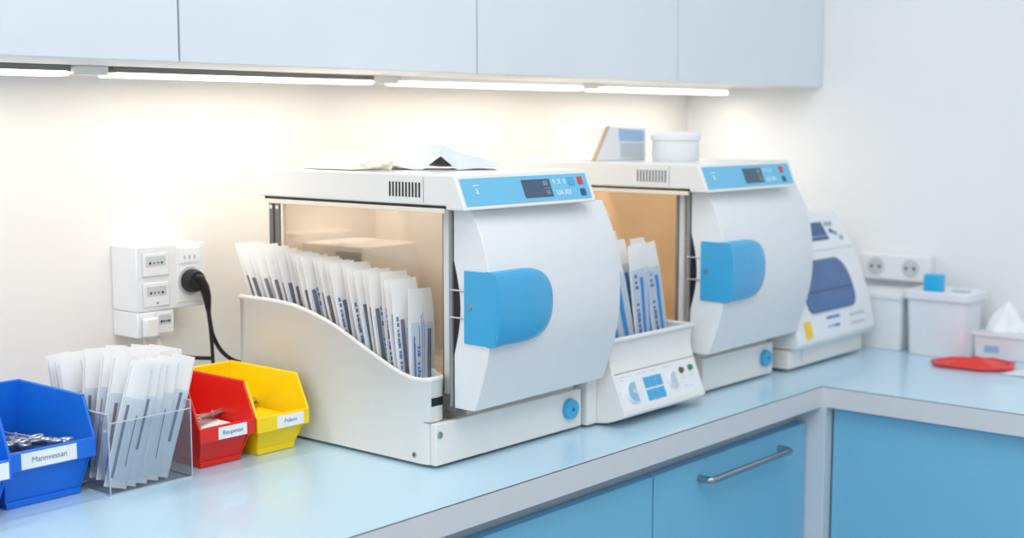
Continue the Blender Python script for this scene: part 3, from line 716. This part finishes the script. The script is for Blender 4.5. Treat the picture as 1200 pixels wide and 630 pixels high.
# ------------------------------------------------------------------ storage bins
def bin_(x0, x1, yf, yb, H, lipz, m, label, text, texcol, over=.013, depthlip=.022, tsize=.012, lw=.5, lcx=.5):
    """open-front stacking bin: tapered base, lip across the front, side walls cut down at the front"""
    t = empty('storage_bin', ((x0+x1)/2,(yf+yb)/2,0), label, 'bin', 'open-front storage bins')
    w = .0022
    yl = yf-depthlip             # lip front plane
    zl0, zl1 = lipz
    yt = yf+.003                 # where the full-height wall starts
    mb = MB()
    bx0, bx1 = x0+over, x1-over
    # side walls: lower (tapering out) and upper (flaring to the outer width)
    for sx,(xa,xb) in ((-1,(bx0,x0)),(1,(bx1,x1))):
        def xo(z): return xa+(xb-xa)*min(1,z/zl1)
        def wall(ring_y):
            pass
        outer = [(yf,.0),(yl+.004,zl0),(yl,zl0),(yl,zl1),(yt,H),(yb,H),(yb,.0)]
        vs = []
        for off in (0,-sx*w):
            vs += [(xo(z)+off, y, z) for y,z in outer]
        n = len(outer)
        mb.add(vs, [tuple(range(n)), tuple(range(n,2*n))]+[(i,(i+1)%n,n+(i+1)%n,n+i) for i in range(n)])
    # floor, back
    mb.add([(bx0,yf,.002),(bx1,yf,.002),(bx1,yb,.002),(bx0,yb,.002),(bx0,yf,.005),(bx1,yf,.005),(bx1,yb,.005),(bx0,yb,.005)],[(0,1,2,3),(7,6,5,4),(0,4,5,1),(1,5,6,2),(2,6,7,3),(3,7,4,0)])
    mb.add([(bx0,yb,.0),(bx1,yb,.0),(x1,yb,zl1),(x1,yb,H),(x0,yb,H),(x0,yb,zl1),(bx0,yb-w,.0),(bx1,yb-w,.0),(x1,yb-w,zl1),(x1,yb-w,H),(x0,yb-w,H),(x0,yb-w,zl1)],
           [(0,1,2,3,4,5),(11,10,9,8,7,6)]+[(i,(i+1)%6,6+(i+1)%6,6+i) for i in range(6)])
    # front wall under the lip
    def xz(z): return (bx0+(x0-bx0)*z/zl1, bx1+(x1-bx1)*z/zl1)
    a0,a1 = xz(0); c0,c1 = xz(zl0)
    mb.add([(a0,yf,.0),(a1,yf,.0),(c1-.002,yl+.006,zl0+.001),(c0+.002,yl+.006,zl0+.001),(a0,yf+w,.0),(a1,yf+w,.0),(c1-.002,yl+.006+w,zl0+.001),(c0+.002,yl+.006+w,zl0+.001)],[(0,1,2,3),(7,6,5,4),(0,4,5,1),(1,5,6,2),(2,6,7,3),(3,7,4,0)])
    body = mb.build('body', m, t)
    for q in (.3,.7):
        xr = x0+(x1-x0)*q; MB().box(xr-.0008, xr+.0008, yb-w-.0012, yb-w+.0002, zl1, H-.004).build('rib', m, body)
    # foot ledge at the very bottom
    MB().box(bx0-.001, bx1+.001, yf-.005, yf+.001, .0005, .009).build('foot_ledge', m, body, bevel=.001)
    # lip
    lp = MB().box(x0-.001, x1+.001, yl-.003, yl+.0035, zl0-.001, zl1+.001).build('front_lip', m, t, bevel=.0015)
    # thickened rim along the top edges
    r = .0022
    rimp = MB()
    for xx in (x0,x1):
        rimp.tube([(xx,yl,zl1),(xx,yt,H-.001)], r, 8); rimp.tube([(xx,yt-.001,H),(xx,yb,H)], r, 8)
    rimp.tube([(x0,yb,H),(x1,yb,H)], r, 8)
    rimp.build('rim', m, t)
    # label
    cx = x0+(x1-x0)*lcx; hw = (x1-x0)*lw/2
    lb = MB().box(cx-hw, cx+hw, yl-.0040, yl-.0029, zl0+.0015, zl1-.0015).build('label_card', M['card'], lp); lab(lb,'white label card')
    text_mesh(text, tsize, texcol, 'lettering', frame((cx,yl-.0041,(zl0+zl1)/2),(1,0,0),(0,0,1)), lb)
    return t
bin_(.836,.968,1.5850,1.752,.1310,(.0530,.0770), M['binblue'], 'blue bin of metal instruments next to the clear pouch holder', 'Mannvessan', M['ink'], lcx=.48, lw=.60, tsize=.0105)
bin_(.705,.833,1.560,1.735,.1310,(.0530,.0770), M['binblue'], 'blue bin at the left frame edge, mostly cut off', 'Pinvessa', M['ink'], lcx=.72, lw=.5, tsize=.0095)
bin_(1.124,1.2215,1.5650,1.690,.1145,(.0415,.0620), M['binred'], 'red bin between the clear pouch holder and the yellow bin', 'Reupevan', M['ink'], lcx=.57, lw=.52, tsize=.0095, over=.013)
bin_(1.2250,1.3225,1.5620,1.725,.1120,(.0395,.0612), M['binyel'], 'yellow bin against the side of the near sterilizer', 'Fvlenn', M['ink'], lcx=.62, lw=.52, tsize=.0095, over=.014)

# loose metal instruments in the bins
def forceps_mesh(L, name):
    mb = MB()
    for s in (-1,1):
        ctr = Vector((s*.010,0,0)); r = .0085
        mb.tube([ctr+Vector((r*math.cos(2*math.pi*k/18), r*1.2*math.sin(2*math.pi*k/18), 0)) for k in range(19)], .0017, 8)
        mb.tube(catmull([(s*.006,.010,0),(s*.004,L*.35,.0005*s),(0,L*.55,.001*s),(-s*.002,L*.75,.001*s),(-s*.0008,L,.0008*s)],4), .0022, 8, .0012)
    mb.cyl((0,L*.55,-.003),(0,L*.55,.003),.0032,None,14)
    return mb.mesh(name, M['chrome'])
def tweezer_mesh(L, name):
    mb = MB()
    for s in (-1,1):
        pts = catmull([(0,0,0),(s*.004,L*.25,0),(s*.006,L*.55,0),(s*.0025,L*.85,0),(s*.0006,L,0)],5)
        rings = []
        for i,p in enumerate(pts):
            q = i/(len(pts)-1); hw = .0045*(1-.8*q); rings.append([(p.x-.0006,p.y,p.z-hw),(p.x+.0006,p.y,p.z-hw),(p.x+.0006,p.y,p.z+hw),(p.x-.0006,p.y,p.z+hw)])
        mb.loft(rings)
    return mb.mesh(name, M['steel'])
FM = forceps_mesh(.105,'forceps'); TM = tweezer_mesh(.10,'tweezers')
def tool(me, kind, loc, rot, label, grp):
    o = bpy.data.objects.new(kind, me); COL.objects.link(o); o.location = loc; o.rotation_euler = tuple(R(a) for a in rot)
    tag(o, label, kind, grp)
g = 'metal instruments in the blue bin'
for k,(x,y,z,a,b,c,me) in enumerate(((.874,1.598,.0800,-5,6,-30,FM),(.889,1.592,.0850,-6,-8,-12,FM),(.906,1.596,.0800,-5,6,10,FM),(.920,1.600,.0740,-3,0,28,TM),(.936,1.594,.0750,-6,6,18,FM),(.885,1.622,.0720,-4,0,-40,TM),(.944,1.600,.0700,-5,12,40,FM),(.862,1.606,.0720,-3,10,-12,TM))):
    tool(me, 'forceps' if me is FM else 'tweezers', (x,y,z), (a,b,c),
      ['leftmost ring-handled forceps in the blue bin','ring-handled forceps lying topmost in the blue bin','ring-handled forceps at the middle of the blue bin pile','tweezers right of the middle in the blue bin','rightmost ring-handled forceps in the blue bin','tweezers deep at the back of the blue bin','ring-handled forceps low at the right of the blue bin','tweezers low at the left wall of the blue bin'][k], g)
# fill under the pile: a folded liner keeps the tools up
tag(MB().box(.852,.951,1.590,1.74,.0055,.060).build('bin_liner', M['dkmetal'], bevel=.004), 'grey liner under the instruments in the blue bin', 'liner')
g = 'metal instruments in the red bin'
for k,(x,y,z,a,b,c,me) in enumerate(((1.138,1.585,.069,-2,5,-72,FM),(1.142,1.578,.063,-2,0,-62,TM),(1.140,1.602,.064,-2,10,-80,FM))):
    tool(me, 'forceps' if me is FM else 'tweezers', (x,y,z), (a,b,c), ['ring-handled forceps nearest the lip of the red bin','tweezers across the middle of the red bin','ring-handled forceps at the back of the red bin'][k], g)
tag(MB().box(1.141,1.204,1.570,1.68,.0055,.056).build('bin_liner', M['cloth'], bevel=.004), 'pale liner under the instruments in the red bin', 'liner')
g = 'metal instruments in the yellow bin'
for k,(x,y,z,a,b,c,me) in enumerate(((1.236,1.602,.065,-2,10,-55,FM),(1.240,1.590,.060,-2,0,-50,TM))):
    tool(me, 'forceps' if me is FM else 'tweezers', (x,y,z), (a,b,c), ['ring-handled forceps at the left of the yellow bin','tweezers under the forceps in the yellow bin'][k], g)
tag(MB().box(1.243,1.304,1.575,1.715,.0055,.054).build('bin_liner', M['binyel'], bevel=.004), 'yellow liner in the bottom of the yellow bin', 'liner')

# ------------------------------------------------------------------ clear pouch holder
ax0, ax1, ay0, ay1, ah = .9715, 1.1035, 1.534, 1.702, .110
A = empty('pouch_holder', ((ax0+ax1)/2,(ay0+ay1)/2,0), 'clear acrylic holder full of slanting pouches, between blue and red bins', 'holder')
w = .0022
fh = .098
mb = MB().box(ax0,ax1,ay0,ay0+w,.0,fh); mb.build('front_wall', M['acryl'], A)
MB().box(ax0,ax1,ay1-w,ay1,.0,ah).build('back_wall', M['acryl'], A)
MB().box(ax0,ax0+w,ay0+w,ay1-w,.0,ah).build('side_wall', M['acryl'], A)
MB().box(ax1-w,ax1,ay0+w,ay1-w,.0,ah).build('side_wall', M['acryl'], A)
MB().box(ax0+w,ax1-w,ay0+w,ay1-w,.0,w).build('floor_plate', M['acryl'], A)
e = MB()
ew = .0013
e.box(ax0,ax1,ay0-.0002,ay0+w+.0002,fh,fh+ew); e.box(ax0,ax1,ay1-w,ay1,ah,ah+ew)
for xx in (ax0,ax1-w): e.box(xx-.0002,xx+w+.0002,ay0,ay1,ah,ah+ew)
for xx in (ax0-.0003,ax1-.001): e.box(xx,xx+ew,ay0-.0003,ay0+ew,.0,ah)
e.box(ax0,ax1,ay0-.0004,ay0+.0012,.0,.0022); e.box(ax0-.0004,ax0+.0012,ay0,ay1,.0,.0022); e.box(ax1-.0012,ax1+.0004,ay0,ay1,.0,.0022)
e.build('polished_edge', M['acryl_edge'], A)
WC, HC = .034, .172
kitsC = [
 pouch_kit(WC,HC,.0022,[('instrument',M['tool_grey'],[(-.0105,-.0065,.012,.112),(.006,.0075,.03,.1)],.0005),('clear_film',M['paper2'],[(-.0145,.0145,.008,.122)],.0002),('printed_strip',M['greyl'],[(-.0160,-.0152,.004,.165),(.0152,.0160,.004,.165),(-.002,-.001,.01,.12)],.0004)],'pouch_f'),
 pouch_kit(WC,HC,.0022,[('instrument',M['tool_grey'],[(.003,.0075,.05,.120),(-.0125,-.0110,.015,.108)],.0005),('clear_film',M['paper2'],[(-.0145,.0145,.008,.124)],.0002),('printed_strip',M['greyl'],[(-.0160,-.0152,.004,.165),(.0152,.0160,.004,.165),(-.008,-.006,.01,.12),(-.003,-.002,.01,.11)],.0004)],'pouch_g'),
 pouch_kit(WC,HC,.0022,[('instrument',M['tool_brown'],[(-.007,-.0025,.012,.105)],.0005),('clear_film',M['paper2'],[(-.0145,.0145,.008,.118)],.0002),('printed_strip',M['greyl'],[(-.0160,-.0152,.004,.165),(.0152,.0160,.004,.165),(.006,.009,.02,.1)],.0004)],'pouch_h'),
]
rows = [(1.5445,[.985,1.0005,1.0190,1.0385,1.0560],[16,17,16,15,16],3),(1.563,[.986,1.004,1.022,1.040,1.0575],[15,16,14,15,14],5),(1.582,[.988,1.006,1.024,1.042,1.058],[12,13,12,13,13],6),
        (1.601,[.990,1.010,1.030,1.052],[4,9,11,11],7),(1.621,[.995,1.014,1.034,1.054],[-3,5,9,10],8),(1.642,[.999,1.017,1.036,1.055],[-6,0,6,8],8),(1.663,[1.001,1.019,1.038,1.057],[-6,-1,5,7],7)]
rown = ['front','second','third','fourth','fifth','sixth','rear']
pos5 = ['leftmost','second from left','centre','second from right','rightmost']; pos4 = ['leftmost','second from left','second from right','rightmost']
kk = 0
for ri,(y,xs,leans,back) in enumerate(rows):
    for ci,x in enumerate(xs):
        a = leans[ci]+random.uniform(-2,2)
        if ri == 0 and ci == 0: a = 17
        pz = (pos5 if len(xs) == 5 else pos4)[ci]
        dz = math.sin(R(abs(a)))*WC/2
        put_pouch(kitsC[kk%3], (x, y+.0016*ci, .0025+dz+(.008 if ri in (1,2,3) else 0)-(0.014 if ri == 0 and ci in (0,1) else 0)*0), (R(-back),R(a),R(random.uniform(-11,-8))),
                  'slanting white instrument pouch in the clear holder, %s of the %s row' % (pz, rown[ri]), 'pouches in the clear holder')
        kk += 1

# ------------------------------------------------------------------ wall socket block, plugs, cable
B = empty('socket_block', (1.27,WY,.15), 'white surface-mounted block of wall sockets behind the clear holder', 'socket')
yf = 1.802
MB().prism([(1.2005,.197),(1.3315,.197),(1.3315,.3015),(1.2005,.3015)],1,yf,WY-.0005).build('housing', M['white_plastic'], B, bevel=.002)
MB().prism([(1.2005,.1555),(1.2690,.1555),(1.2690,.1965),(1.2005,.1965)],1,yf,WY-.0005).build('lower_housing', M['white_plastic'], B, bevel=.002)
def sock(x0,x1,z0,z1,nm):
    f = MB().box(x0,x1,yf-.0018,yf-.0002,z0,z1).build(nm, M['white_plastic'], B, bevel=.001)
    MB().box(x0-.001,x1+.001,yf-.0006,yf-.0001,z0-.001,z1+.001).build('shadow_gap', M['greyl'], f)
    zc = z0+(z1-z0)*.60; hx = (x1-x0)*.38
    MB().box((x0+x1)/2-hx,(x0+x1)/2+hx,yf-.0022,yf-.0017,zc-.006,zc+.0095).build('insert', M['socket'], f)
    for q in (-.6,-.2,.2,.6):
        MB().cyl(((x0+x1)/2+q*hx,yf-.0021,zc-.001),((x0+x1)/2+q*hx,yf-.0026,zc-.001),(.0021 if abs(q) > .5 else .0015),None,10).build('socket_hole', M['black'], f)
    return f
sock(1.2120,1.2600,.2535,.2900,'socket')
f = sock(1.2120,1.2600,.2045,.2430,'socket')
MB().cyl((1.237,yf-.0017,.2100),(1.237,yf-.0026,.2100),.0014,None,10).build('socket_hole', M['black'], f)
f = sock(1.2350,1.2660,.1600,.1940,'socket')
f2 = MB().box(1.2760,1.3240,yf-.0018,yf-.0002,.206,.297).build('socket', M['white_plastic'], B, bevel=.001)
MB().box(1.2800,1.3200,yf-.0026,yf-.0017,.270,.294).build('insert', M['card'], f2, bevel=.0005)
for q in (1.290,1.3,1.310): MB().box(q-.0007,q+.0007,yf-.0030,yf-.0025,.276,.282).build('socket_slot', M['grey_line'], f2)
MB().cyl((1.300,yf-.0017,.2405),(1.300,yf-.0030,.2405),.0235,.0235,36).build('socket_well', M['socket'], f2)
# white plug-in adapter
ad = tag(MB().box(1.2060,1.2290,yf-.0160,yf-.0021,.1580,.1885).build('adapter', M['white_plastic'], bevel=.0025), 'small white adapter plugged low on the socket block', 'adapter')
# pale cords under the block
for k,(xa,xb,l) in enumerate(((1.222,1.230,'left pale cord hanging under the socket block'),(1.244,1.250,'right pale cord hanging under the socket block'))):
    tag(MB().tube(catmull([(xa,1.815,.1550),(xa+.001,1.812,.142),(xb,1.806,.128),(xb+.006,1.80,.105),(xb+.012,1.80,.06),(xb+.012,1.80,.003)],5), .0045, 10).build('cord', M['cordwhite']), l, 'cord', 'pale cords under the socket block')
P = empty('power_plug', (1.300,yf-.003,.2405), 'black angled power plug in the right socket, its cable running behind the yellow bin', 'plug')
mb = MB().lathe([(.001,.0),(.0185,.0),(.0195,.004),(.0185,.014),(.016,.020),(.001,.0205)],(0,0,0),28).xf(Matrix.Translation((1.300,yf-.0032,.2405)) @ Matrix.Rotation(R(90),4,'X'))
mb.build('plug_body', M['black'], P)
hb = []
for k,(dx_,dy_,dz_,rx_,rz_) in enumerate(((-.004,-.012,.010,.007,.010),(.004,-.0165,.006,.0085,.010),(.013,-.018,-.008,.0085,.009),(.019,-.017,-.026,.0075,.0075),(.022,-.0155,-.042,.0052,.0055),(.023,-.015,-.050,.0042,.0045))):
    c = Vector((1.300+dx_, yf-.003+dy_, .2405+dz_))
    hb.append([(c.x+rx_*math.cos(2*math.pi*i/20), c.y+rz_*math.sin(2*math.pi*i/20), c.z+(.004*math.cos(2*math.pi*i/20) if k < 2 else 0)) for i in range(20)])
MB().loft(hb).build('plug_grip', M['black'], P)
MB().tube(catmull([(1.3225,yf-.018,.195),(1.326,yf-.018,.170),(1.332,yf-.018,.145),(1.350,yf-.016,.118),(1.378,yf-.014,.098),(1.42,yf-.012,.085),(1.46,yf-.004,.080)],6), .0036, 12).build('cable', M['black'], P)
MB().tube(catmull([(1.3225,yf-.020,.195),(1.323,yf-.022,.165),(1.3245,yf-.024,.125),(1.325,yf-.026,.06),(1.326,yf-.026,.0045)],6), .0030, 12).build('cable', M['black'], P)
tag(MB().tube(catmull([(1.2630,1.832,.1275),(1.270,1.828,.1215),(1.281,1.822,.1165),(1.31,1.812,.110),(1.34,1.802,.106)],6), .0034, 12).build('cable', M['black'], None), 'short black cable running sideways under the socket block', 'cable')

# ------------------------------------------------------------------ light
w = bpy.data.worlds.new('room_light'); scene.world = w; w.use_nodes = True
bg = w.node_tree.nodes['Background']; bg.inputs['Color'].default_value = (.90,.95,1.0,1); bg.inputs['Strength'].default_value = .64
def area(name, loc, target, size, energy, color):
    l = bpy.data.lights.new(name,'AREA'); l.shape = 'SQUARE'; l.size = size; l.energy = energy; l.color = color
    o = bpy.data.objects.new(name, l); COL.objects.link(o); o.location = loc
    o.rotation_euler = (Vector(target)-Vector(loc)).to_track_quat('-Z','Y').to_euler()
    return o
area('overhead_fill', (1.0,.2,1.7), (1.5,1.2,0), 1.4, 19, (.93,.97,1.0))  # unseen overhead light, added for soft fill
area('left_fill', (-1.2,.2,1.2), (1.3,1.4,.1), 1.2, 15, (1,.985,.96))  # unseen light added from the left to brighten that side

# ------------------------------------------------------------------ camera
cam = bpy.data.cameras.new('camera'); co = bpy.data.objects.new('camera', cam); COL.objects.link(co)
cam.sensor_width = 36; cam.lens = 1559/1200*36
head, pitch = R(40.46), R(6.37)
d = Vector((math.cos(head)*math.cos(pitch), math.sin(head)*math.cos(pitch), -math.sin(pitch)))
co.location = (0,0,.5); co.rotation_euler = d.to_track_quat('-Z','Y').to_euler()
cam.clip_start = .05
cam.dof.use_dof = True; cam.dof.focus_distance = 1.88; cam.dof.aperture_fstop = 3.2
scene.camera = co
scene.view_settings.view_transform = 'Standard'; scene.view_settings.look = 'None'
scene.view_settings.exposure = 0.0; scene.view_settings.gamma = 1.0
